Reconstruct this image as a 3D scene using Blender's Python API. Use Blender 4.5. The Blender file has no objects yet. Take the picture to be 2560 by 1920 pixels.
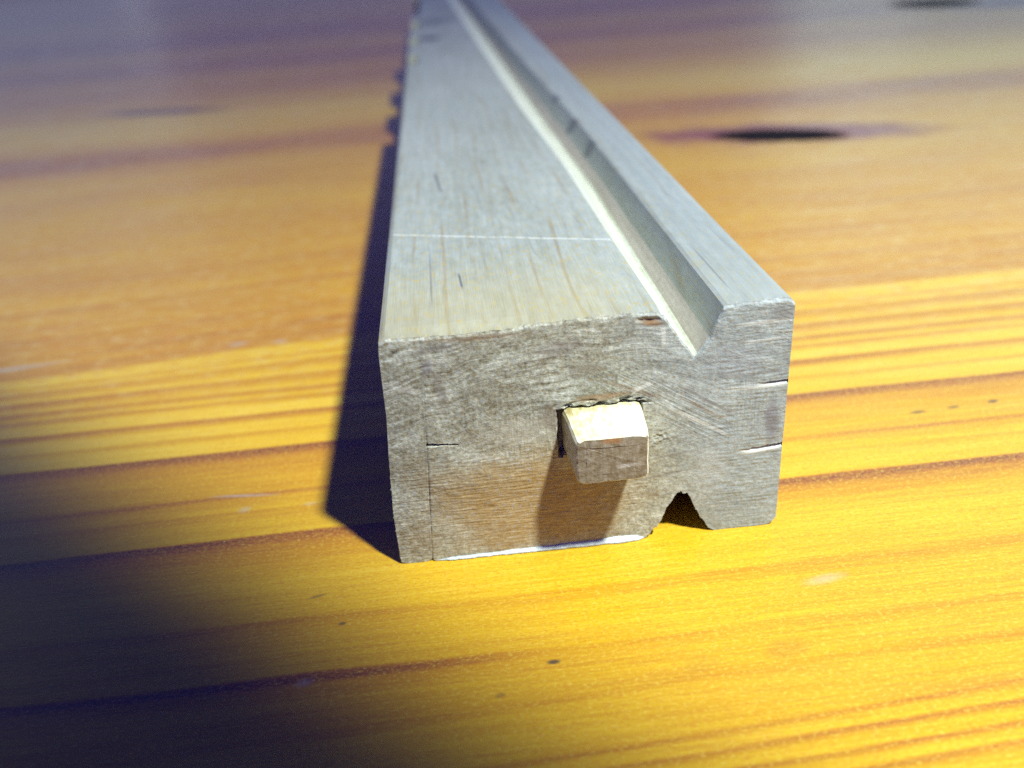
import bpy, bmesh, math, random
from mathutils import Vector, noise as mnoise

random.seed(7)
scene = bpy.context.scene
MM = 0.001

# ------------------------------------------------------------------ camera
cam_data = bpy.data.cameras.new("camera")
cam = bpy.data.objects.new("camera", cam_data)
scene.collection.objects.link(cam)
cam.location = (0.007932, -0.076000, 0.061016)
cam.rotation_euler = (math.radians(61.9785), math.radians(3.7587), math.radians(-5.2076))
cam_data.sensor_fit = 'HORIZONTAL'
cam_data.sensor_width = 36.0
cam_data.lens = 31.0256
cam_data.clip_start = 0.005
cam_data.clip_end = 20.0
cam_data.dof.use_dof = True
cam_data.dof.focus_distance = 0.089
cam_data.dof.aperture_fstop = 21.0
cam_data.dof.aperture_blades = 0
scene.camera = cam

# ------------------------------------------------------------------ world
world = bpy.data.worlds.new("World")
scene.world = world
world.use_nodes = True
bg = world.node_tree.nodes["Background"]
bg.inputs["Color"].default_value = (0.012, 0.035, 1.0, 1)
bg.inputs["Strength"].default_value = 0.31

scene.view_settings.view_transform = 'Standard'
scene.view_settings.look = 'None'
scene.view_settings.exposure = 0.0
scene.view_settings.gamma = 1.0
scene.cycles.use_denoising = False
scene.cycles.max_bounces = 6
scene.cycles.sample_clamp_indirect = 4.0


def aim(ob, target):
    d = Vector(target) - ob.location
    ob.rotation_euler = d.to_track_quat('-Z', 'Y').to_euler()


# ------------------------------------------------------------------ lamps
LDIR = Vector((0.345, -0.417, 1.0)).normalized()
lamp_pos = Vector((0.02, 0.0, 0.02)) + LDIR * 0.33
key = bpy.data.lights.new("desk_lamp_light", 'SPOT')
key.energy = 10.6
key.color = (0.96, 0.985, 0.93)
key.shadow_soft_size = 0.0105
key.spot_size = math.radians(154.6)
key.spot_blend = 0.076
key_ob = bpy.data.objects.new("desk_lamp_light", key)
scene.collection.objects.link(key_ob)
key_ob.location = lamp_pos
aim(key_ob, (0.95, 1.05, 0.0))


def area_light(name, loc, target, sx, sy, energy, color):
    l = bpy.data.lights.new(name, 'AREA')
    l.shape = 'RECTANGLE'
    l.size, l.size_y = sx, sy
    l.energy = energy
    l.color = color
    o = bpy.data.objects.new(name, l)
    scene.collection.objects.link(o)
    o.location = loc
    aim(o, target)
    return o


area_light("added_sheen_left", (-1.10, 1.55, 0.46), (-0.08, 0.12, 0.0), 1.35, 0.75, 1.7, (0.80, 0.92, 1.0))  # added for lilac sheen on the left of the table, no window known
area_light("added_sheen_right", (1.00, 1.36, 0.62), (0.12, 0.10, 0.0), 0.9, 0.8, 3.0, (0.72, 1.0, 0.90))  # added unseen source for pale sheen on the right
area_light("added_sheen_back", (0.25, 2.60, 0.36), (0.0, 0.3, 0.0), 2.2, 0.36, 1.4, (0.95, 0.92, 1.0))  # added low behind the view to put sheen on the far table


# ------------------------------------------------------------------ node helpers
class NT:
    def __init__(self, name):
        self.mat = bpy.data.materials.new(name)
        self.mat.use_nodes = True
        self.t = self.mat.node_tree
        self.t.nodes.clear()
        self.out = self.t.nodes.new("ShaderNodeOutputMaterial")
        self.bsdf = self.t.nodes.new("ShaderNodeBsdfPrincipled")
        self.t.links.new(self.bsdf.outputs[0], self.out.inputs[0])
        tc = self.t.nodes.new("ShaderNodeTexCoord")
        sc = self.t.nodes.new("ShaderNodeVectorMath")
        sc.operation = 'SCALE'
        sc.inputs["Scale"].default_value = 1000.0
        self.t.links.new(tc.outputs["Object"], sc.inputs[0])
        self.p = sc.outputs[0]           # position in millimetres
        sp = self.t.nodes.new("ShaderNodeSeparateXYZ")
        self.t.links.new(self.p, sp.inputs[0])
        self.x, self.y, self.z = sp.outputs

    def set(self, sock, v):
        if isinstance(v, (int, float)):
            sock.default_value = v
        elif isinstance(v, (tuple, list)):
            sock.default_value = v if len(sock.default_value) == len(v) else (*v, 1)
        else:
            self.t.links.new(v, sock)

    def m(self, op, a, b=0.0, c=None, clamp=False):
        n = self.t.nodes.new("ShaderNodeMath")
        n.operation = op
        n.use_clamp = clamp
        self.set(n.inputs[0], a)
        self.set(n.inputs[1], b)
        if c is not None:
            self.set(n.inputs[2], c)
        return n.outputs[0]

    def add(self, a, b): return self.m('ADD', a, b)
    def sub(self, a, b): return self.m('SUBTRACT', a, b)
    def mul(self, a, b): return self.m('MULTIPLY', a, b)

    def smooth(self, v, a, b, lo=0.0, hi=1.0):
        n = self.t.nodes.new("ShaderNodeMapRange")
        n.interpolation_type = 'SMOOTHSTEP'
        self.set(n.inputs["Value"], v)
        n.inputs["From Min"].default_value = a
        n.inputs["From Max"].default_value = b
        n.inputs["To Min"].default_value = lo
        n.inputs["To Max"].default_value = hi
        return n.outputs[0]

    def noise(self, scale_xyz, detail=2.0, rough=0.5, offset=(0, 0, 0), scale=1.0):
        mp = self.t.nodes.new("ShaderNodeMapping")
        mp.inputs["Scale"].default_value = scale_xyz
        mp.inputs["Location"].default_value = offset
        self.t.links.new(self.p, mp.inputs[0])
        n = self.t.nodes.new("ShaderNodeTexNoise")
        n.inputs["Scale"].default_value = scale
        n.inputs["Detail"].default_value = detail
        n.inputs["Roughness"].default_value = rough
        self.t.links.new(mp.outputs[0], n.inputs["Vector"])
        return n.outputs["Fac"]

    def mix(self, fac, a, b, mode='MIX'):
        n = self.t.nodes.new("ShaderNodeMix")
        n.data_type = 'RGBA'
        n.blend_type = mode
        n.clamp_factor = True
        self.set(n.inputs[0], fac)
        self.set(n.inputs[6], a)
        self.set(n.inputs[7], b)
        return n.outputs[2]

    def ramp(self, fac, stops, interp='LINEAR'):
        n = self.t.nodes.new("ShaderNodeValToRGB")
        cr = n.color_ramp
        cr.interpolation = interp
        while len(cr.elements) < len(stops):
            cr.elements.new(0.5)
        for e, (p, c) in zip(cr.elements, stops):
            e.position = p
        for e, (p, c) in zip(cr.elements, stops):
            e.position = p
            e.color = (c, c, c, 1) if isinstance(c, (int, float)) else (*c, 1)
        self.set(n.inputs[0], fac)
        return n.outputs[0]

    def rgb2f(self, c):
        n = self.t.nodes.new("ShaderNodeRGBToBW")
        self.set(n.inputs[0], c)
        return n.outputs[0]

    def band(self, v, c, half, soft):
        """1 inside |v-c|<half, fading to 0 over soft"""
        d = self.m('ABSOLUTE', self.sub(v, c))
        return self.smooth(d, half, half + soft, 1.0, 0.0)

    def stroke(self, u, v, a, b, half, soft, fade=None):
        """mask of a straight stroke from a to b in the (u, v) plane, mm"""
        ax, ay = a
        bx, by = b
        L = math.hypot(bx - ax, by - ay)
        ux, uy = (bx - ax) / L, (by - ay) / L
        du, dv = self.sub(u, ax), self.sub(v, ay)
        s = self.add(self.mul(du, ux), self.mul(dv, uy))
        n = self.m('ABSOLUTE', self.sub(self.mul(dv, ux), self.mul(du, uy)))
        f = fade if fade is not None else L * 0.25
        a1 = self.smooth(s, -f * .2, f, 0, 1)
        a2 = self.smooth(s, L - f, L + f * .2, 1, 0)
        w = self.smooth(n, half, half + soft, 1, 0)
        return self.mul(self.mul(a1, a2), w)

    def ellipse(self, u, v, c, r, ang=0.0, s0=0.8, s1=1.1, wob=None):
        ca, sa = math.cos(ang), math.sin(ang)
        du, dv = self.sub(u, c[0]), self.sub(v, c[1])
        e1 = self.m('DIVIDE', self.add(self.mul(du, ca), self.mul(dv, sa)), r[0])
        e2 = self.m('DIVIDE', self.sub(self.mul(dv, ca), self.mul(du, sa)), r[1])
        d = self.m('SQRT', self.add(self.mul(e1, e1), self.mul(e2, e2)))
        if wob is not None:
            d = self.add(d, wob)
        return self.smooth(d, s0, s1, 1, 0)

    def bump(self, h, strength, dist):
        n = self.t.nodes.new("ShaderNodeBump")
        n.inputs["Strength"].default_value = strength
        n.inputs["Distance"].default_value = dist
        self.set(n.inputs["Height"], h)
        self.t.links.new(n.outputs[0], self.bsdf.inputs["Normal"])


# ------------------------------------------------------------------ table material
def table_material():
    k = NT("varnished_pine")
    # gently wandering grain coordinate
    w1 = k.noise((0.008, 0.02, 0.02), 2.0, 0.5)
    w2 = k.noise((0.03, 0.25, 0.1), 2.0, 0.5, (5, 3, 0))
    gy = k.add(k.y, k.mul(k.sub(w1, 0.5), 2.6))
    gy = k.add(gy, k.mul(k.sub(w2, 0.5), 0.9))
    # rings beyond y=45 drop away towards the left
    tilt = k.mul(k.smooth(k.x, -75, -5, -6.5, 0.0), k.smooth(k.y, 42, 62))
    gy = k.sub(gy, tilt)
    # rings of the nearest strip climb towards the right
    lean = k.mul(k.mul(k.sub(k.x, 42), -0.04), k.smooth(k.y, -24, -17, 1, 0))
    gy = k.add(gy, lean)
    A = [(-60, .45), (-45, .4), (-36, .45), (-33, .3), (-31.4, .35), (-30.7, .62), (-30.3, .2), (-29.6, .3),
         (-28.9, .66), (-28.5, .2), (-27.6, .3), (-26.9, .70), (-26.5, .22), (-25.6, .3), (-25.1, .6), (-24.7, .3),
         (-20.3, .30), (-19.9, .42), (-17.5, .32), (-15.4, .5), (-14.7, .92), (-14.2, .9), (-13.9, .28), (-9, .28),
         (-6.8, .45), (-6.0, .25), (0, .2)]
    B = [(0, .2), (3.5, .36), (6.0, .55), (7.2, .95), (7.7, .9), (8.0, .22), (11, .25), (12.8, .42), (13.2, .25),
         (15.4, .4), (16.2, .62), (16.9, .35), (19.0, .34), (22, .4), (25.0, .52), (26.8, 1.0), (27.3, 1.0),
         (27.65, .1), (30.5, .08), (32.0, .4), (32.4, .08), (34.5, .08), (36.6, .66), (37.3, .6), (37.7, .08), (40, .08)]
    Cc = [(40, .08), (41.4, .5), (42, .5), (42.4, .08), (44.2, .58), (44.9, .55), (45.4, .1), (48.6, .6), (49.5, .55),
          (50, .1), (53.3, .5), (54.6, .5), (55.2, .1), (57.4, .38), (58.2, .1), (61.5, .1), (62.5, .5), (66, .58),
          (67.5, .47), (71.5, .55), (72.2, .42), (77, .45), (79, .55), (80, .4), (90, .42), (93, .55), (95, .4),
          (104, .42), (108, .5), (110, .4), (120, .4)]
    D = [(120, .4), (150, .34), (185, .33), (205, .4), (220, .75), (234, .72), (243, .36), (262, .12), (292, .08),
         (305, .35), (312, .30), (330, .42), (365, .62), (385, .45), (400, .5), (440, .85), (490, .5), (520, .5),
         (560, .85), (620, .8), (650, .5), (740, .42), (900, .55), (1000, .4), (1300, .5), (1700, .5)]

    def part(stops, lo, hi):
        f = k.m('DIVIDE', k.sub(gy, lo), hi - lo)
        return k.rgb2f(k.ramp(f, [((p - lo) / (hi - lo), v) for p, v in stops]))
    a, b, c, d = part(A, -60, 0), part(B, 0, 40), part(Cc, 40, 120), part(D, 120, 1700)

    def sel(a_, b_, at):
        g = k.m('GREATER_THAN', gy, at)
        return k.add(k.mul(a_, k.sub(1.0, g)), k.mul(b_, g))
    t = sel(sel(sel(a, b, 0.0), c, 40.0), d, 120.0)
    # the ring strength comes and goes along the board
    vary = k.noise((0.02, 0.12, 0.1), 2.0, 0.5, (9, 1, 0))
    fade = k.add(1.0, k.mul(k.mul(k.band(gy, -15, 3.0, 1.5), k.smooth(k.x, -2, 16)), -0.8))
    t = k.add(k.mul(k.mul(k.sub(t, 0.3), fade), k.smooth(vary, 0.3, 0.7, 0.65, 1.1)), 0.3)
    fine = k.noise((0.10, 3.2, 1.0), 3.0, 0.6, (2, 8, 0))
    fine2 = k.noise((0.035, 1.1, 1.0), 3.0, 0.6, (12, 3, 0))
    t = k.add(t, k.add(k.mul(k.sub(fine, 0.5), 0.42), k.mul(k.sub(fine2, 0.5), 0.30)))
    broad = k.noise((0.012, 0.05, 0.05), 2.0, 0.5, (4, 4, 0))
    t = k.add(t, k.mul(k.sub(broad, 0.5), 0.35))
    t = k.m('MAXIMUM', k.m('MINIMUM', t, 1.2), 0.0)
    t = k.mul(t, 1 / 1.2)
    col = k.ramp(t, [(0.0, (0.72, 0.53, 0.050)), (0.18, (0.64, 0.41, 0.012)), (0.36, (0.50, 0.255, 0.010)),
                     (0.55, (0.35, 0.135, 0.020)), (0.78, (0.18, 0.052, 0.022)), (1.0, (0.08, 0.020, 0.022))])
    # short pores and flecks
    fl = k.noise((0.9, 5.5, 3.0), 2.0, 0.6, (1, 2, 0))
    col = k.mix(k.smooth(fl, 0.53, 0.72, 0, 0.60), col, (0.50, 0.19, 0.010))
    fl2 = k.noise((1.3, 4.5, 3.0), 2.0, 0.6, (7, 5, 0))
    col = k.mix(k.smooth(fl2, 0.54, 0.74, 0, 0.40), col, (0.80, 0.60, 0.08))
    fl3 = k.noise((0.22, 0.85, 0.5), 3.0, 0.65, (11, 4, 0))
    far = k.smooth(k.y, 20, 70)
    col = k.mix(k.mul(k.smooth(fl3, 0.50, 0.66, 0, 0.70), far), col, (0.50, 0.20, 0.012))
    fl4 = k.noise((0.26, 0.95, 0.5), 3.0, 0.65, (3, 14, 0))
    col = k.mix(k.mul(k.smooth(fl4, 0.50, 0.68, 0, 0.60), far), col, (0.62, 0.47, 0.16))
    iso = k.noise((2.4, 3.4, 2.0), 2.0, 0.7, (21, 4, 0))
    col = k.mix(k.smooth(iso, 0.52, 0.68, 0, 0.60), col, (0.55, 0.24, 0.02))
    iso2 = k.noise((2.2, 3.2, 2.0), 2.0, 0.7, (2, 24, 0))
    col = k.mix(k.smooth(iso2, 0.52, 0.70, 0, 0.55), col, (0.70, 0.53, 0.07))
    # knots
    wob = k.mul(k.sub(k.noise((0.09, 0.16, 0.1), 3.0, 0.6, (3, 3, 0)), 0.5), 0.9)
    halo = k.ellipse(k.x, k.y, (106, 177), (50, 15), math.radians(-15), 0.45, 1.1, wob)
    col = k.mix(k.mul(halo, 0.92), col, (0.22, 0.050, 0.040))
    kn = k.ellipse(k.x, k.y, (104, 174.0), (19.5, 8.2), math.radians(-19), 0.80, 1.08, k.mul(wob, 0.35))
    col = k.mix(kn, col, (0.010, 0.006, 0.006))
    halo2 = k.ellipse(k.x, k.y, (330, 425), (52, 36), math.radians(-25), 0.6, 1.05, wob)
    col = k.mix(k.mul(halo2, 0.9), col, (0.20, 0.050, 0.030))
    kn2 = k.ellipse(k.x, k.y, (296, 452), (26, 24), math.radians(-40), 0.7, 1.1, k.mul(wob, 0.3))
    col = k.mix(kn2, col, (0.008, 0.005, 0.006))
    dk = k.ellipse(k.x, k.y, (-104, 302), (34, 9), math.radians(-14), 0.3, 1.1, wob)
    col = k.mix(k.mul(dk, 0.8), col, (0.08, 0.025, 0.02))
    # dents and specks: (x, y, rx, ry, angle, darkness)
    for (cx, cy, rx, ry, an, f) in SPECKS:
        e = k.ellipse(k.x, k.y, (cx, cy), (rx, ry), an, 0.4, 1.15, k.mul(wob, 0.4))
        col = k.mix(k.mul(e, f), col, (0.035, 0.03, 0.035))
    for (cx, cy, rx, ry, an, f) in PALES:
        e = k.ellipse(k.x, k.y, (cx, cy), (rx, ry), an, 0.1, 1.2, k.mul(wob, 0.9))
        col = k.mix(k.mul(e, f * 0.6), col, (0.45, 0.50, 0.48))
    k.set(k.bsdf.inputs["Base Color"], col)
    rgh = k.noise((0.05, 0.4, 0.1), 3.0, 0.6, (6, 6, 0))
    k.set(k.bsdf.inputs["Roughness"], k.add(k.smooth(rgh, 0.3, 0.7, 0.31, 0.43), k.mul(k.m('MAXIMUM', kn, kn2), 0.35)))
    holes = k.m('MAXIMUM', kn, kn2)
    k.set(k.bsdf.inputs["Specular IOR Level"], k.add(0.62, k.mul(holes, -0.54)))
    hgt = k.add(k.mul(t, -0.35), k.mul(k.noise((0.6, 5.0, 2.0), 3.0, 0.6, (3, 9, 0)), 0.6))
    k.bump(hgt, 0.22, 0.00010)
    return k.mat


SPECKS = [(13.2, -16.4, 0.75, 0.34, 0.0, .85), (8.0, -19.6, .6, .34, .2, .4), (-9.8, -3.6, 1.1, .25, .25, .45),
          (-6.9, -8.1, .5, .3, .1, .6), (66.2, 19.6, 1.3, .42, .1, .65), (71.2, 19.9, 1.1, .38, .15, .6),
          (76.8, 20.3, .9, .40, .1, .85), (26.5, -18.6, 2.4, 1.2, .1, .10), (34.5, -18.2, 2.6, 1.5, .2, .16)]
PALES = [(-21.3, 16.7, 5.0, .38, -.12, .75), (-20.3, 13.6, 1.0, .8, .3, .5), (-12.4, 13.4, 1.1, .5, 0, .35),
         (-30.0, 63.0, 2.2, 1.0, .2, .6), (-23.0, 62.5, 1.6, .9, 0, .6), (-69.5, 61.6, 12, .9, .10, .9),  # last one is a glint at the far left, painted pale
         (-9.8, -15.4, 1.0, .6, .2, .35), (41.5, -9.6, 2.6, .8, .15, .45)]


# ------------------------------------------------------------------ beam materials
def beam_long_material():
    """planed face of the pale hardwood: fine streaks running along the length (y)"""
    k = NT("pale_hardwood_planed")
    st = k.noise((1.7, 0.075, 1.7), 4.0, 0.6)
    wv0 = k.noise((0.05, 0.02, 0.05), 1.0, 0.5, (6, 1, 0))
    gx = k.add(k.x, k.mul(k.sub(wv0, .5), 5.0))
    gl = k.m('ABSOLUTE', k.m('SINE', k.mul(gx, 0.95)))
    gl = k.mul(k.smooth(gl, 0.0, 0.30, 1, 0), k.smooth(k.noise((0.3, 0.03, 0.3), 2, .6, (4, 4, 1)), .42, .62, 0, 1))
    mot = k.noise((0.9, 0.35, 0.9), 3.0, 0.65, (5, 3, 2))
    st2 = k.noise((7.0, 0.22, 7.0), 2.0, 0.6, (3, 0, 0))
    bl = k.noise((0.10, 0.03, 0.1), 2.0, 0.5, (1, 5, 0))
    v = k.add(k.add(k.mul(k.sub(st, .5), 0.36), k.mul(k.sub(st2, .5), 0.35)), k.mul(k.sub(bl, .5), 0.35))
    v = k.add(k.add(v, k.mul(k.sub(mot, .5), 0.50)), k.mul(gl, -0.16))
    col = k.ramp(k.add(v, 0.5), [(0.15, (0.165, 0.17, 0.12)), (0.42, (0.255, 0.29, 0.245)), (0.58, (0.305, 0.350, 0.315)),
                                 (0.85, (0.42, 0.465, 0.40))])
    col = k.mix(k.mul(gl, 0.35), col, (0.30, 0.21, 0.09))
    fl = k.noise((2.0, 1.1, 2.0), 3.0, 0.68, (8, 2, 0))
    col = k.mix(k.mul(k.smooth(fl, 0.53, 0.68, 0, 0.65), k.smooth(k.y, 10, 90, 1, .55)), col, (0.38, 0.31, 0.085))
    fl2 = k.noise((3.0, 1.6, 3.0), 2.0, 0.6, (2, 7, 0))
    col = k.mix(k.smooth(fl2, 0.55, 0.72, 0, 0.5), col, (0.22, 0.28, 0.37))
    col = k.mix(k.smooth(k.x, 31, 36, 0, 0.45), col, (0.235, 0.29, 0.31))
    # yellowed band close to the sawn end
    col = k.mix(k.mul(k.smooth(k.y, 3, 24, 0.38, 0.0), k.smooth(k.x, 20, 27, 1, .2)), col, (0.42, 0.36, 0.14))
    # pale scribed line across the top
    wv = k.mul(k.sub(k.noise((0.25, 0.2, 0.1), 2, .5, (2, 2, 0)), .5), 0.5)
    line = k.stroke(k.x, k.add(k.y, wv), (0.2, 31.0), (26.9, 21.3), 0.10, 0.16, 0.6)
    line = k.mul(line, k.smooth(k.noise((1.6, .4, .4), 2, .6, (5, 5, 5)), .34, .52, .25, 1.0))
    line = k.mul(line, k.m('GREATER_THAN', k.z, 26.0))
    col = k.mix(k.mul(line, 0.55), col, (0.72, 0.76, 0.68))
    # short dark streaks
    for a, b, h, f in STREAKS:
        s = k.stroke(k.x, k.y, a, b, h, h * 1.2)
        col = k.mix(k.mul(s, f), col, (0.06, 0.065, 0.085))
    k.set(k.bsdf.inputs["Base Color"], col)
    k.bsdf.inputs["Roughness"].default_value = 0.55
    k.bump(k.add(st2, k.mul(fl, .5)), 0.35, 0.00010)
    return k.mat


STREAKS = [((2.0, 237), (10.6, 234), 3.2, .85), ((1.0, 294), (17.0, 286), 7.5, .5),  # these two paint the shade inside the far saw cuts
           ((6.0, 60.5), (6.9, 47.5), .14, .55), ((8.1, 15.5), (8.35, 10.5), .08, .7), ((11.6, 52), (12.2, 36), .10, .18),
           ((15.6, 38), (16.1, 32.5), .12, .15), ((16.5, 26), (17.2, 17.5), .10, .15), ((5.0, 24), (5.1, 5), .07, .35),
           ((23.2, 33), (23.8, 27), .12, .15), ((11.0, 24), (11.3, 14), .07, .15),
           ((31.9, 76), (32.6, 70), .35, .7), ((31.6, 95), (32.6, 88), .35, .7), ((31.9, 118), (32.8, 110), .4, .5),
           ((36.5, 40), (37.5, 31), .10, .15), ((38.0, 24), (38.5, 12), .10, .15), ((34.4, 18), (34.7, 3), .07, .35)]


def beam_end_material():
    """sawn end grain: tight rings arching over the face, saw scratches, warm and grey patches"""
    k = NT("pale_hardwood_end_grain")
    wob = k.noise((0.10, 0.1, 0.10), 2.0, 0.5)
    dx = k.sub(k.x, 17.0)
    dz = k.add(k.z, 16.0)
    r = k.m('SQRT', k.add(k.mul(k.mul(dx, dx), 0.75), k.mul(dz, dz)))
    r = k.add(r, k.mul(k.sub(wob, .5), 4.0))
    cmb = k.t.nodes.new("ShaderNodeCombineXYZ")
    k.set(cmb.inputs[0], k.mul(r, 2.0))
    k.set(cmb.inputs[1], k.mul(k.m('ARCTAN2', dx, dz), 5.0))
    nz = k.t.nodes.new("ShaderNodeTexNoise")
    nz.inputs["Scale"].default_value = 1.0
    nz.inputs["Detail"].default_value = 4.0
    nz.inputs["Roughness"].default_value = 0.62
    k.t.links.new(cmb.outputs[0], nz.inputs["Vector"])
    rings = nz.outputs["Fac"]
    upper = k.smooth(k.z, 10, 22, 0.35, 1.0)
    saw = k.noise((0.40, 0.3, 7.5), 4.0, 0.68, (4, 2, 1))
    vert = k.noise((5.0, 0.3, 0.40), 4.0, 0.65, (7, 2, 1))
    pat = k.noise((0.16, 0.1, 0.20), 3.0, 0.55, (2, 2, 5))
    speck = k.noise((2.3, 1.0, 2.6), 3.0, 0.72, (9, 2, 4))
    spk2 = k.noise((0.75, 0.5, 0.85), 3.0, 0.65, (3, 8, 4))
    # slanting plane and saw marks between the peg and the groove
    ca, sa = math.cos(math.radians(-33)), math.sin(math.radians(-33))
    du = k.add(k.mul(k.x, ca), k.mul(k.z, sa))
    dv = k.sub(k.mul(k.z, ca), k.mul(k.x, sa))
    cd = k.t.nodes.new("ShaderNodeCombineXYZ")
    k.set(cd.inputs[0], k.mul(du, 0.22))
    k.set(cd.inputs[1], k.mul(dv, 4.2))
    nd = k.t.nodes.new("ShaderNodeTexNoise")
    nd.inputs["Scale"].default_value = 1.0
    nd.inputs["Detail"].default_value = 3.0
    nd.inputs["Roughness"].default_value = 0.6
    k.t.links.new(cd.outputs[0], nd.inputs["Vector"])
    diag = nd.outputs["Fac"]
    wb = k.mul(k.sub(pat, .5), 1.4)
    m_diag = k.ellipse(k.x, k.z, (28.8, 16.4), (8.5, 3.3), math.radians(-33), 0.35, 1.1, wb)
    m_low = k.ellipse(k.x, k.z, (11.5, 5.5), (10.0, 6.5), 0.0, 0.35, 1.1, wb)
    m_rt = k.ellipse(k.x, k.z, (37.0, 23.6), (4.5, 2.4), 0.05, 0.4, 1.1, wb)
    m_vt = k.m('MAXIMUM', k.ellipse(k.x, k.z, (36.0, 15.5), (3.0, 5.5), 0.0, 0.4, 1.1, wb),
               k.ellipse(k.x, k.z, (14.0, 14.0), (5.0, 4.5), 0.0, 0.3, 1.1, wb))
    v = k.mul(k.mul(k.sub(rings, .5), k.mul(upper, k.smooth(pat, .35, .62, .45, 1.1))), 1.25)
    v = k.mul(v, k.sub(1.0, k.mul(m_diag, 0.6)))
    v = k.add(v, k.mul(k.sub(saw, .5), k.add(0.10, k.mul(k.m('MAXIMUM', m_low, m_rt), 0.80))))
    v = k.add(v, k.mul(k.sub(vert, .5), k.add(0.12, k.mul(m_vt, 0.70))))
    v = k.add(v, k.mul(k.mul(k.sub(diag, .5), m_diag), 1.5))
    v = k.add(v, k.mul(k.sub(pat, .5), 0.50))
    v = k.add(v, k.mul(k.sub(speck, .5), 1.05))
    v = k.add(v, k.mul(k.sub(spk2, .5), 0.55))
    col = k.ramp(k.add(v, 0.5), [(0.14, (0.088, 0.074, 0.046)), (0.38, (0.270, 0.266, 0.185)), (0.56, (0.405, 0.425, 0.330)),
                                 (0.88, (0.72, 0.77, 0.66))])
    # warm bounce from the table painted into the lower middle, greyer right side
    warm = k.ellipse(k.x, k.z, (13.0, 6.5), (13.5, 9.0), 0.0, 0.25, 1.15, k.mul(k.sub(pat, .5), 1.2))
    col = k.mix(k.mul(warm, 0.72), col, (0.41, 0.265, 0.078))
    grey = k.smooth(k.add(k.x, k.mul(k.z, 0.25)), 25, 37, 0, 0.62)
    col = k.mix(k.mul(grey, .8), col, (0.315, 0.42, 0.485))
    fl = k.noise((2.6, 1.0, 3.2), 3.0, 0.65, (8, 2, 0))
    col = k.mix(k.smooth(fl, 0.53, 0.68, 0, 0.6), col, (0.32, 0.20, 0.06))
    fl2 = k.noise((2.6, 1.0, 2.6), 2.0, 0.6, (1, 2, 6))
    col = k.mix(k.smooth(fl2, 0.54, 0.70, 0, 0.55), col, (0.36, 0.40, 0.46))
    # darker, browner and paler patches
    for (c, rr, an, f, cc) in PATCHES:
        e = k.ellipse(k.x, k.z, c, rr, an, 0.35, 1.15, k.mul(k.sub(wob, .5), 1.0))
        col = k.mix(k.mul(e, f), col, cc)
    # saw scratches; pale strokes on the right kerfs paint their lit ledges
    for a, b, h, f, cc in SCRATCH_AND_LIT_LEDGE:
        s = k.stroke(k.x, k.z, a, b, h, h * 1.3)
        col = k.mix(k.mul(s, f), col, cc)
    k.set(k.bsdf.inputs["Base Color"], col)
    k.bsdf.inputs["Roughness"].default_value = 0.75
    k.bsdf.inputs["Specular IOR Level"].default_value = 0.25
    k.bump(k.add(v, k.mul(speck, 0.3)), 0.32, 0.00018)
    return k.mat


BR = (0.20, 0.105, 0.035)
DK = (0.15, 0.13, 0.125)
PL = (0.72, 0.75, 0.68)
PATCHES = [((38.6, 13.4), (1.0, 3.1), 0.05, .75, (0.20, 0.20, 0.225)), ((5.2, 21.0), (.8, 3.2), .1, .55, (0.20, 0.18, 0.15)),  # first one paints the shade of a tilted dip near the right edge
           ((4.2, 23.3), (.7, 1.3), -.4, .5, (0.17, 0.16, 0.19)), ((38.7, 25.4), (1.6, .9), .1, .5, DK),
           ((9.6, 25.9), (7, .45), -.02, .55, BR), ((26.0, 25.7), (1.6, .5), -.15, .85, BR),
           ((16.0, 16.6), (1.0, 1.6), .2, .5, (0.17, 0.11, 0.06)), ((21.0, 18.2), (3.4, .45), .05, .55, (0.33, 0.18, 0.06)),
           ((5.0, 25.2), (2.8, .6), .1, .5, DK), ((17.0, 24.0), (3.5, 1.1), .05, .45, (0.22, 0.20, 0.18)),
           ((19.5, 21.4), (2.2, .7), .1, .45, (0.24, 0.21, 0.16)), ((13.5, 15.0), (4.5, 2.0), .1, .25, (0.62, 0.62, 0.5)),
           ((32.5, 7.5), (2.5, 4.0), .2, .25, (0.56, 0.60, 0.58)), ((34.5, 20.5), (3.5, 2.6), .2, .3, (0.30, 0.33, 0.38))]
SCRATCH_AND_LIT_LEDGE = [((36.6, 17.55), (40.2, 17.6), .18, .5, PL), ((33.6, 17.5), (37.5, 17.5), .14, .35, PL), ((35.2, 9.75), (40.2, 10.25), .22, .6, PL),
           ((20.5, 20.3), (28.0, 16.9), .12, .35, BR), ((28.6, 15.7), (34.6, 11.8), .10, .5, PL), ((28.2, 19.0), (34.4, 14.7), .10, .45, DK),
           ((28.9, 17.3), (34.0, 13.9), .10, .4, BR), ((34.0, 24.5), (39.6, 24.6), .12, .4, PL), ((35.0, 22.5), (39.7, 22.8), .10, .35, PL),
           ((34.9, 18.9), (39.6, 19.2), .09, .4, DK), ((27.1, 25.3), (27.2, 22.8), .12, .5, PL), ((26.2, 19.2), (24.0, 18.4), .14, .5, PL),
           ((0.0, 21.7), (3.4, 20.6), .18, .3, PL), ((24.0, 7.6), (30.0, 8.4), .08, .35, DK), ((25.5, 10.1), (31.0, 10.8), .08, .35, DK)]


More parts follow.
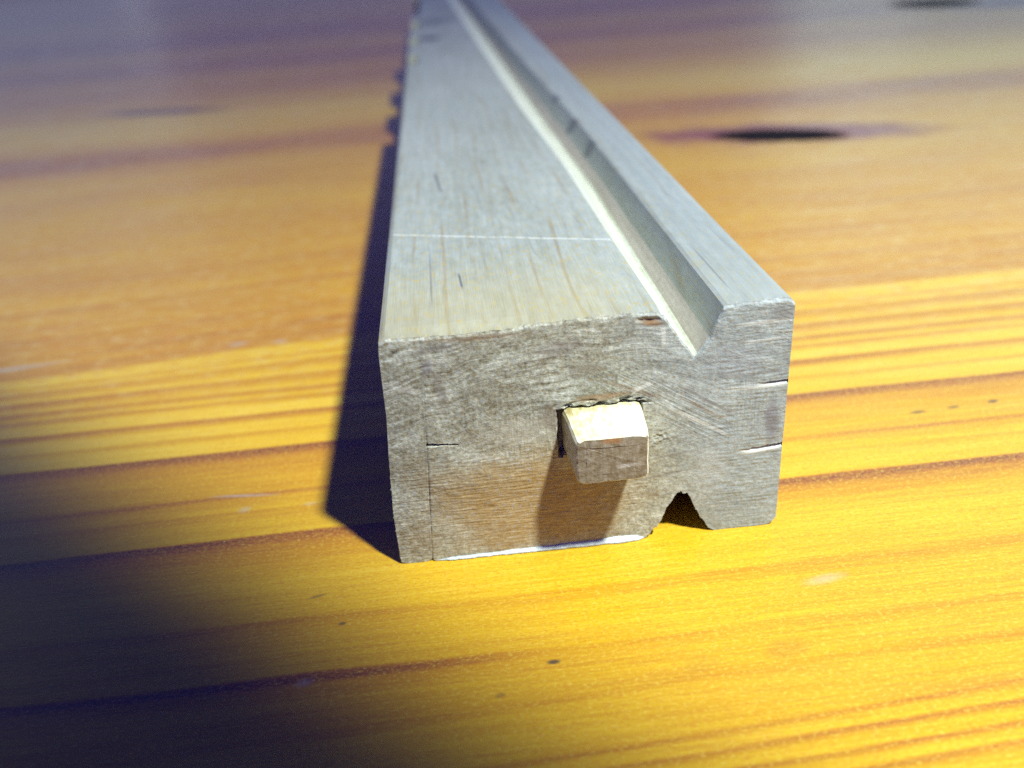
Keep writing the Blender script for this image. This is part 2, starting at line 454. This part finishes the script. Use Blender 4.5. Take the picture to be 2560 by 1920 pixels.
def peg_material():
    k = NT("fresh_peg_wood")
    st = k.noise((2.6, 0.25, 2.6), 3.0, 0.6)
    fl = k.noise((1.6, 1.2, 1.6), 3.0, 0.6, (3, 2, 1))
    v = k.add(k.mul(k.sub(st, .5), .6), k.mul(k.sub(fl, .5), .9))
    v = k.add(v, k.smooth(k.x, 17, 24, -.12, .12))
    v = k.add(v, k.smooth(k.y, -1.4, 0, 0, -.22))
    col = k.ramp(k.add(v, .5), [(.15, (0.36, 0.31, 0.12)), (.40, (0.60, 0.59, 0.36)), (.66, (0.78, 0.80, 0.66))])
    k.set(k.bsdf.inputs["Base Color"], col)
    k.bsdf.inputs["Roughness"].default_value = 0.6
    k.bump(st, .4, .00012)
    return k.mat


def peg_end_material():
    k = NT("peg_end_grain")
    fl = k.noise((1.4, 1.0, 1.8), 3.0, 0.6, (3, 2, 1))
    vt = k.noise((3.5, 1.0, 0.6), 3.0, 0.6, (1, 2, 1))
    v = k.add(k.mul(k.sub(fl, .5), .9), k.mul(k.sub(vt, .5), .5))
    col = k.ramp(k.add(v, .5), [(.15, (0.14, 0.10, 0.045)), (.45, (0.24, 0.20, 0.125)), (.8, (0.36, 0.335, 0.26))])
    col = k.mix(k.mul(k.stroke(k.x, k.z, (21.5, 12.95), (24.5, 13.0), .12, .2), .4), col, PL)
    col = k.mix(k.mul(k.stroke(k.x, k.z, (20.0, 16.1), (22.2, 16.0), .25, .3), .7), col, (0.36, 0.16, 0.04))
    k.set(k.bsdf.inputs["Base Color"], col)
    k.bsdf.inputs["Roughness"].default_value = 0.75
    k.bump(v, .6, .0002)
    return k.mat


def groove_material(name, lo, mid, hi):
    """cut wall of the groove: lamp-lit brightness painted as colour paler than the planed face, streaked along the cut"""
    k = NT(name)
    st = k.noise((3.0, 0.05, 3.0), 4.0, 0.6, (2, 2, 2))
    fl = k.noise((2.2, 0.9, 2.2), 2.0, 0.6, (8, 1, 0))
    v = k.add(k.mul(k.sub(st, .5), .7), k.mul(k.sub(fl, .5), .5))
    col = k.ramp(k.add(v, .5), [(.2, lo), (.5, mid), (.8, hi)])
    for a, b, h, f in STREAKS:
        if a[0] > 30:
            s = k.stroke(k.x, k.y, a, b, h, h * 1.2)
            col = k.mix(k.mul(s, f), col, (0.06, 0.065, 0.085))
    k.set(k.bsdf.inputs["Base Color"], col)
    k.bsdf.inputs["Roughness"].default_value = 0.6
    k.bump(st, .3, .0001)
    return k.mat


def splinter_material():
    k = NT("pale_torn_fibre")
    st = k.noise((2.0, 2.0, 3.0), 3.0, 0.6)
    col = k.ramp(st, [(.3, (0.36, 0.43, 0.44)), (.6, (0.58, 0.67, 0.66))])
    k.set(k.bsdf.inputs["Base Color"], col)
    k.bsdf.inputs["Roughness"].default_value = 0.7
    return k.mat


M_TABLE = table_material()
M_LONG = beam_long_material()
M_END = beam_end_material()
M_PEG = peg_material()
M_PEGEND = peg_end_material()
M_LIT_WALL = groove_material("lit_groove_wall", (0.34, 0.32, 0.22), (0.58, 0.63, 0.52), (0.78, 0.85, 0.78))  # paler colour carries the wall's lamp-lit brightness
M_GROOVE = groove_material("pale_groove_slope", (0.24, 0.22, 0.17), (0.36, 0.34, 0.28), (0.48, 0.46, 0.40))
M_SPL = splinter_material()


def link(name, me, parent=None):
    o = bpy.data.objects.new(name, me)
    scene.collection.objects.link(o)
    if parent is not None:
        o.parent = parent
    return o


# ------------------------------------------------------------------ table top
def build_table():
    bm = bmesh.new()
    x0, x1, y0, y1, th = -1.4, 1.4, -0.32, 1.75, 0.028
    vs = [bm.verts.new(v) for v in ((x0, y0, 0), (x1, y0, 0), (x1, y1, 0), (x0, y1, 0),
                                    (x0, y0, -th), (x1, y0, -th), (x1, y1, -th), (x0, y1, -th))]
    for f in ((0, 1, 2, 3), (7, 6, 5, 4), (0, 4, 5, 1), (1, 5, 6, 2), (2, 6, 7, 3), (3, 7, 4, 0)):
        bm.faces.new([vs[i] for i in f])
    edges = [e for e in bm.edges if all(abs(v.co.z) < 1e-6 for v in e.verts)]
    bmesh.ops.bevel(bm, geom=edges, offset=0.003, segments=3, affect='EDGES')
    me = bpy.data.meshes.new("table_top")
    bm.to_mesh(me)
    bm.free()
    me.materials.append(M_TABLE)
    o = link("table_top", me)
    o["kind"] = "structure"
    o["label"] = "varnished orange pine table top with dark grain lines and knots"
    return o


build_table()

# ------------------------------------------------------------------ the grooved rail
rail = bpy.data.objects.new("grooved_wooden_rail", None)
scene.collection.objects.link(rail)
rail.empty_display_size = 0.01
rail["label"] = "pale grooved wooden rail with a square peg in its sawn end"
rail["category"] = "wooden rail"


def lerp_table(tab, x):
    if x <= tab[0][0]:
        return tab[0][1]
    for (a, va), (b, vb) in zip(tab, tab[1:]):
        if x <= b:
            return va + (vb - va) * (x - a) / (b - a)
    return tab[-1][1]


def sstep(a, b, v):
    t = max(0.0, min(1.0, (v - a) / (b - a)))
    return t * t * (3 - 2 * t)


def n3(x, y, z):
    return mnoise.noise(Vector((x, y, z)))


L = 470.0
TOP_FRONT = [(0, 26.35), (.5, 26.62), (3.5, 26.5), (7.9, 26.42), (12.3, 26.48), (15, 26.75), (19, 26.85), (24.6, 26.85), (26.6, 26.7),
             (27.1, 26.3)]
TOP_BACK = [(0, 26.45), (.35, 26.8), (26.7, 26.82), (27.1, 26.45)]
GROOVE = [(27.1, 26.35), (30.3, 21.55), (30.9, 22.35), (31.75, 23.55), (33.0, 26.6), (33.4, 26.8)]
TOP_RIGHT = [(33.4, 26.8), (39.0, 26.95), (39.6, 26.8), (40.0, 26.3)]
BOTTOM = [(0, 0.25), (.5, 0.02), (2.6, 0.0), (2.75, .12), (3.0, .35), (3.25, .12), (3.4, 0.05), (25.2, 0.05), (25.6, .15), (26.4, 1.1), (27.3, 2.4), (27.8, 3.85),
          (28.55, 5.0), (29.0, 5.7), (30.0, 5.6), (30.25, 4.9), (30.7, 3.8), (31.6, 2.0), (32.5, .45), (33.2, .03), (39.0, .06), (39.5, .3), (40, 1.0)]
SIDE_L = [(0, -1.1), (6.2, -1.2), (13, -.8), (18.4, -.36), (25, -.22), (26.9, 0)]
SLOTS = [(179, 198, 2.3), (220, 241, 2.3), (265, 295, 2.3), (320, 466, 2.3)]      # notches in the left arris
CUTS = []
LIP_L = [(0, 27.1), (20, 26.6), (60, 26.0), (106, 24.1), (227, 21.2), (386, 17.5), (470, 16.2)]
GR_B = [(0, 30.3), (28, 30.4), (60, 30.5), (131, 28.9), (270, 27.0), (450, 24.4), (470, 24.2)]
LIP_R = [(0, 33.2), (90, 33.0), (187, 30.6), (290, 28.8), (386, 27.4), (470, 26.4)]


def groove_shift(x, y):
    """the groove wanders towards the left and widens along the rail"""
    tab = [(8, 0.0), (27.1, lerp_table(LIP_L, y) - 27.1), (30.3, lerp_table(GR_B, y) - 30.3),
           (33.4, lerp_table(LIP_R, y) - 33.2), (40, 0.0)]
    return lerp_table(tab, x)


def ztop(x, y):
    if x < 27.1:
        b = lerp_table(TOP_BACK, x)
        f = lerp_table(TOP_FRONT, x)
        t = sstep(0.0, 2.5, y)
        z = f * (1 - t) + b * t
        z += 0.10 * n3(x * .8, y * .02, 3.1) * (1 - .5 * t)
    elif x <= 33.4:
        z = lerp_table(GROOVE, x)
        z += 0.12 * n3(x * .5, y * .05, 9.0) * sstep(27.2, 28, x) * (1 - sstep(32.6, 33.3, x))
    else:
        z = lerp_table(TOP_RIGHT, x) + .06 * n3(x * .8, y * .03, 5.0)
    if y < 0.4:
        z += .10 * n3(x * 2.1, 1.7, 2.2) + .06 * n3(x * 6, 4.7, 2.2)
    for a, b, d in SLOTS:
        if a < y < b and x < d:
            z = 17.5 + .25 * n3(x * .7, y * .3, 1)
    for a, b, xa, xb, dp in CUTS:
        if a < y < b and xa < x < xb:
            z -= dp
    return z


def zbot(x):
    z = lerp_table(BOTTOM, x)
    if 25.6 < x < 32.6:
        z += (.34 * n3(x * 2.3, 0.3, 7.1) + .26 * n3(x * 6.1, 0.7, 7.4)) * sstep(25.6, 26.6, x) * (1 - sstep(31.8, 32.6, x))
    return max(z, 0.0)


def warp(x, z):
    """lean of the seam and the bulge of the left side"""
    if x < 14:
        lean = -0.8 + 1.8 * z / 26.8
        side = lerp_table(SIDE_L, z)
        side += (.10 * n3(.3, z * 2.3, 5.5) + .07 * n3(.3, z * 6.1, 8.5)) * (1 - sstep(9, 16, z))
        if x <= 3:
            return x + side * (1 - x / 3) + lean * (x / 3)
        return x + lean * (1 - (x - 3) / 11)
    return x


PEG = (16.9, 25.0, 12.0, 17.2)


def seg_d(px, pz, a, b):
    dx, dz = b[0] - a[0], b[1] - a[1]
    t = ((px - a[0]) * dx + (pz - a[1]) * dz) / (dx * dx + dz * dz)
    t = max(0, min(1, t))
    return math.hypot(px - a[0] - t * dx, pz - a[1] - t * dz), t


def depth(x, z):
    """how far the sawn end lies behind y = 0 at (x, z), mm"""
    d = .10 * n3(x * .25, z * .25, 1.0) + .05 * n3(x * .9, z * .9, 4.0)
    d += .035 * n3(x * .5, z * 5.0, 8.0) * (1 - sstep(22, 30, x)) * (1 - sstep(10, 16, z))
    d += .030 * n3(x * .4, z * 4.0, 18.0) * sstep(30, 34, x)
    # worn upper arris
    # crack by the left seam
    q, t = seg_d(x, z, (3.3, 14.62), (6.3, 14.3))
    d += 0.5 * (1 - sstep(.02, .20 - .14 * t, q + .05 * n3(x * 3, z * 3, 2)))
    # seam of the left strip
    sx = 2.2 + 1.8 * z / 26.8
    low = 1 - sstep(6, 22, z)
    d += (.01 + .15 * low * max(0, .45 + n3(3.3, z * .55, 2.7))) * (1 - sstep(.03, .15, abs(x - sx)))
    d += .09 * (1 - sstep(-.25, .1, x - sx)) * (.35 + .65 * low)
    # saw kerfs in the right edge
    for zk, xs, xe, h, dp in ((17.95, 36.2, 40.3, .50, .36), (10.35, 34.6, 40.4, .62, .50)):
        zz = zk + (.02 * (x - 38) if zk > 15 else .085 * (x - 38))
        if x > xs and zz - h < z < zz:
            d += dp * sstep(xs, xe - 1.0, x) * sstep(zz - h, zz, z)
    # chip under the top arris by the groove
    e = math.hypot((x - 25.8) / 1.7, (z - 26.0 + .10 * (x - 25.8)) / .42) + .3 * n3(x * 1.7, z * 2, 3.3)
    d += .22 * (1 - sstep(.1, 1.1, e))
    # torn rim of the mortise round the peg
    x0, x1, z0, z1 = PEG
    ox = max(x0 - x, x - x1, 0)
    oz = max(z0 - z, z - z1, 0)
    q = math.hypot(ox, oz) + .10 * n3(x * 1.6, z * 1.6, 11)
    rim = .12
    if x < x0 and z < 17.2:
        rim = .58
    d += (.45 if z > z1 - .05 else 1.2) * (1 - sstep(rim * .4, rim, q))
    if z > z1 - .3:
        d += .55 * (1 - sstep(.1, 1.1, q)) * max(0, n3(x * .9 + 1.7, z * 2.6 + .4, 31.3) + .12) * 1.8
    # torn fibres right of the peg
    e = math.hypot((x - 27.0) / 1.8, (z - 12.6) / 1.3)
    d += .16 * (1 - sstep(.2, 1, e)) * n3(x * 2.7 + 3.1, z * 3.9 + 7.3, 21.7)
    return d


NX, NZ = 400, 250
XS = [40.0 * i / NX for i in range(NX + 1)]
for xk in (27.1, 30.3, 30.9, 31.75, 33.4, 33.0, 3.0):
    i = min(range(NX + 1), key=lambda j: abs(XS[j] - xk))
    XS[i] = xk
YS = [0, .12, .3, .6, 1, 1.5, 2.2, 3.2]
y = 5.0
while y < L:
    YS.append(y)
    y += 4.0 + y * .02
for a, b, d in SLOTS:
    YS = [v for v in YS if not (abs(v - a) < 1 or abs(v - b) < 1)]
    YS += [a - .05, a + .05, b - .05, b + .05, (a + b) / 2]
for a, b, xa, xb, dp in CUTS:
    YS = [v for v in YS if not (abs(v - a) < .8 or abs(v - b) < .8)]
    YS += [a - .05, a + .05, b - .05, b + .05]
YS = sorted(set(YS)) + [L]


def build_block(name, i0, i1, label=None):
    """the columns i0..i1 of the rail: sawn end, long top, bottom, both flanks and the far end"""
    verts, faces, mats = [], [], []
    ncol = i1 - i0 + 1
    front = {}
    for i in range(i0, i1 + 1):
        x = XS[i]
        zt, zb = ztop(x, 0), zbot(x)
        for j in range(NZ + 1):
            z = zb + (zt - zb) * j / NZ
            xw = warp(x, z)
            edge = min(zt - z, 1.0)
            dd = depth(xw, z)
            dd += .22 * (1 - sstep(0, .35, zt - z)) * (.6 + .6 * n3(x * 1.3, 3.3, 6.1))
            front[i, j] = len(verts)
            verts.append((xw * MM, dd * MM, z * MM))
    for i in range(i0, i1):
        for j in range(NZ):
            faces.append((front[i, j], front[i + 1, j], front[i + 1, j + 1], front[i, j + 1]))
            mats.append(1)
    # long top surface
    step = 2
    cols = sorted(set(list(range(i0, i1 + 1, step)) + [i1] +
                      [i for i in range(i0, i1 + 1) if XS[i] in (27.1, 30.3, 30.9, 31.75, 33.4, 33.0)] +
                      [i for i in range(i0, i1 + 1) for s in SLOTS if abs(XS[i] - s[2]) < .11] +
                      [i for i in range(i0, i1 + 1) for s in CUTS if abs(XS[i] - s[2]) < .11 or abs(XS[i] - s[3]) < .11]))
    top = {}
    for jy, yy in enumerate(YS):
        for i in cols:
            if jy == 0:
                top[i, 0] = front[i, NZ]
                continue
            x = XS[i]
            z = ztop(x, yy)
            top[i, jy] = len(verts)
            yo = max(yy, 0.0)
            base = verts[front[i, NZ]][1] / MM
            yo = max(yy, base + .02 * jy) if yy < 2 else yy
            verts.append(((warp(x, z) + groove_shift(x, yy)) * MM, yo * MM, z * MM))
    for jy in range(len(YS) - 1):
        for a, b in zip(cols, cols[1:]):
            if jy == 0:
                strip = [front[i, NZ] for i in range(a, b + 1)]
                faces.append(tuple(strip + [top[b, 1], top[a, 1]]))
            else:
                faces.append((top[a, jy], top[b, jy], top[b, jy + 1], top[a, jy + 1]))
            xm = (XS[a] + XS[b]) / 2
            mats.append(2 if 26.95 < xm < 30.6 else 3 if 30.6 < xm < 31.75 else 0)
    # underside (two rows) and flanks
    bot = {}
    for i in cols:
        bot[i, 0] = front[i, 0]
        z = zbot(XS[i])
        bot[i, 1] = len(verts)
        verts.append((warp(XS[i], z) * MM, L * MM, z * MM))
    for a, b in zip(cols, cols[1:]):
        strip = [front[i, 0] for i in range(b, a - 1, -1)]
        faces.append(tuple(strip + [bot[a, 1], bot[b, 1]]))
        mats.append(0)
    ny = len(YS) - 1
    NR = 8
    for i, flip in ((i0, False), (i1, True)):
        x = XS[i]
        grid = {}
        for jy, yy in enumerate(YS):
            for r in range(NR + 1):
                if jy == 0:
                    grid[0, r] = front[i, NZ * r // NR] if r not in (0, NR) else (front[i, 0] if r == 0 else front[i, NZ])
                elif r == NR:
                    grid[jy, r] = top[i, jy]
                elif r == 0 and jy == ny:
                    grid[jy, r] = bot[i, 1]
                else:
                    zb, zt = zbot(x), ztop(x, yy)
                    z = zb + (zt - zb) * r / NR
                    grid[jy, r] = len(verts)
                    verts.append((warp(x, z) * MM, yy * MM, z * MM))
        for jy in range(ny):
            for r in range(NR):
                if jy == 0:
                    lo, hi = NZ * r // NR, NZ * (r + 1) // NR
                    f = [front[i, q] for q in range(hi, lo - 1, -1)] + [grid[1, r], grid[1, r + 1]]
                else:
                    f = [grid[jy, r + 1], grid[jy, r], grid[jy + 1, r], grid[jy + 1, r + 1]]
                faces.append(tuple(f if flip else f[::-1]))
                mats.append(0)
    # far end
    back = [top[i, ny] for i in cols] + [bot[i, 1] for i in reversed(cols)]
    faces.append(tuple(reversed(back)))
    mats.append(1)
    me = bpy.data.meshes.new(name)
    me.from_pydata(verts, [], faces)
    me.materials.append(M_LONG)
    me.materials.append(M_END)
    me.materials.append(M_LIT_WALL)
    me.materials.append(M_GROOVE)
    me.polygons.foreach_set("material_index", mats)
    me.update()
    bm = bmesh.new()
    bm.from_mesh(me)
    bmesh.ops.recalc_face_normals(bm, faces=bm.faces)
    bm.to_mesh(me)
    bm.free()
    o = link(name, me, rail)
    if label:
        o["label"] = label
    return o


i_seam = min(range(NX + 1), key=lambda j: abs(XS[j] - 3.0))
build_block("rail_body", i_seam, NX)
build_block("side_strip", 0, i_seam, "narrow strip along the left side behind a thin seam")


# ------------------------------------------------------------------ peg
def build_peg():
    """tapered square peg, its ring of sections runs from inside the mortise to the sawn tip"""
    secs = [  # y, x0, x1, z0, z1
        (3.0, 16.95, 25.0, 12.0, 17.15), (0.0, 17.0, 25.02, 12.05, 17.12), (-1.6, 17.25, 24.98, 11.75, 16.95),
        (-3.4, 17.5, 24.85, 11.4, 16.6), (-4.6, 17.62, 24.70, 11.15, 16.32), (-4.75, 17.78, 24.55, 11.28, 16.16)]
    bm = bmesh.new()
    N = 10
    rings = []
    for y_, x0, x1, z0, z1 in secs:
        ring = []
        cr = [(x0, z0), (x1, z0), (x1, z1), (x0, z1)]
        for s in range(4):
            (ax, az), (bx, bz) = cr[s], cr[(s + 1) % 4]
            for q in range(N):
                t = q / N
                px, pz = ax + (bx - ax) * t, az + (bz - az) * t
                # eased corners and a hand-cut surface
                cx, cz = (x0 + x1) / 2, (z0 + z1) / 2
                if q == 0:
                    px += (cx - px) * .05
                    pz += (cz - pz) * .07
                px += .10 * n3(px * .9, y_ * .7, pz * .9)
                pz += .10 * n3(px * .9 + 9, y_ * .7, pz * .9)
                ring.append(bm.verts.new((px * MM, (y_ + .10 * n3(px, pz, 5)) * MM, pz * MM)))
        rings.append(ring)
    n = 4 * N
    for r0, r1 in zip(rings, rings[1:]):
        for q in range(n):
            bm.faces.new((r0[q], r0[(q + 1) % n], r1[(q + 1) % n], r1[q]))
    f = bm.faces.new(rings[-1])
    f.material_index = 1
    g = bm.faces.new(list(reversed(rings[0])))
    bmesh.ops.recalc_face_normals(bm, faces=bm.faces)
    bmesh.ops.inset_region(bm, faces=[f], thickness=0.0009, depth=0.00005)
    for fc in bm.faces:
        if fc.normal.y < -0.8:
            fc.material_index = 1
    me = bpy.data.meshes.new("peg")
    bm.to_mesh(me)
    bm.free()
    me.materials.append(M_PEG)
    me.materials.append(M_PEGEND)
    return link("peg", me, rail)


build_peg()


# ------------------------------------------------------------------ torn lip along the lower edge of the sawn end
def build_lip():
    bm = bmesh.new()
    rows = []
    n = 150
    for i in range(n + 1):
        t = i / n
        x = 2.75 + (25.4 - 2.75) * t
        env = min(1, t * 14) * min(1, (1 - t) * 25)
        w = (.24 + .28 * t + .12 * n3(x * .6, 2, 1) + .05 * n3(x * 3.3, 2.3, 1)) * env + .02
        th = (.17 + .20 * t + .05 * n3(x * .5, 7, 1) + .02 * n3(x * 3.1, 7.4, 1)) * (.3 + .7 * env)
        zb = .10 + .05 * n3(x * 2, 8, 8)
        prof = [(.25, zb), (-w, zb), (-w * 1.02, zb + th * .45), (-w * .55, zb + th * .9), (.25, zb + th * 1.7)]
        rows.append([bm.verts.new((x * MM, a * MM, b * MM)) for a, b in prof])
    for r0, r1 in zip(rows, rows[1:]):
        for q in range(5):
            bm.faces.new((r0[q], r0[(q + 1) % 5], r1[(q + 1) % 5], r1[q]))
    bm.faces.new(rows[0])
    bm.faces.new(list(reversed(rows[-1])))
    bmesh.ops.recalc_face_normals(bm, faces=bm.faces)
    me = bpy.data.meshes.new("torn_lip")
    bm.to_mesh(me)
    bm.free()
    me.materials.append(M_SPL)
    o = link("torn_lip", me, rail)
    o["label"] = "thin whitish torn lip along the lower edge"
    return o


build_lip()
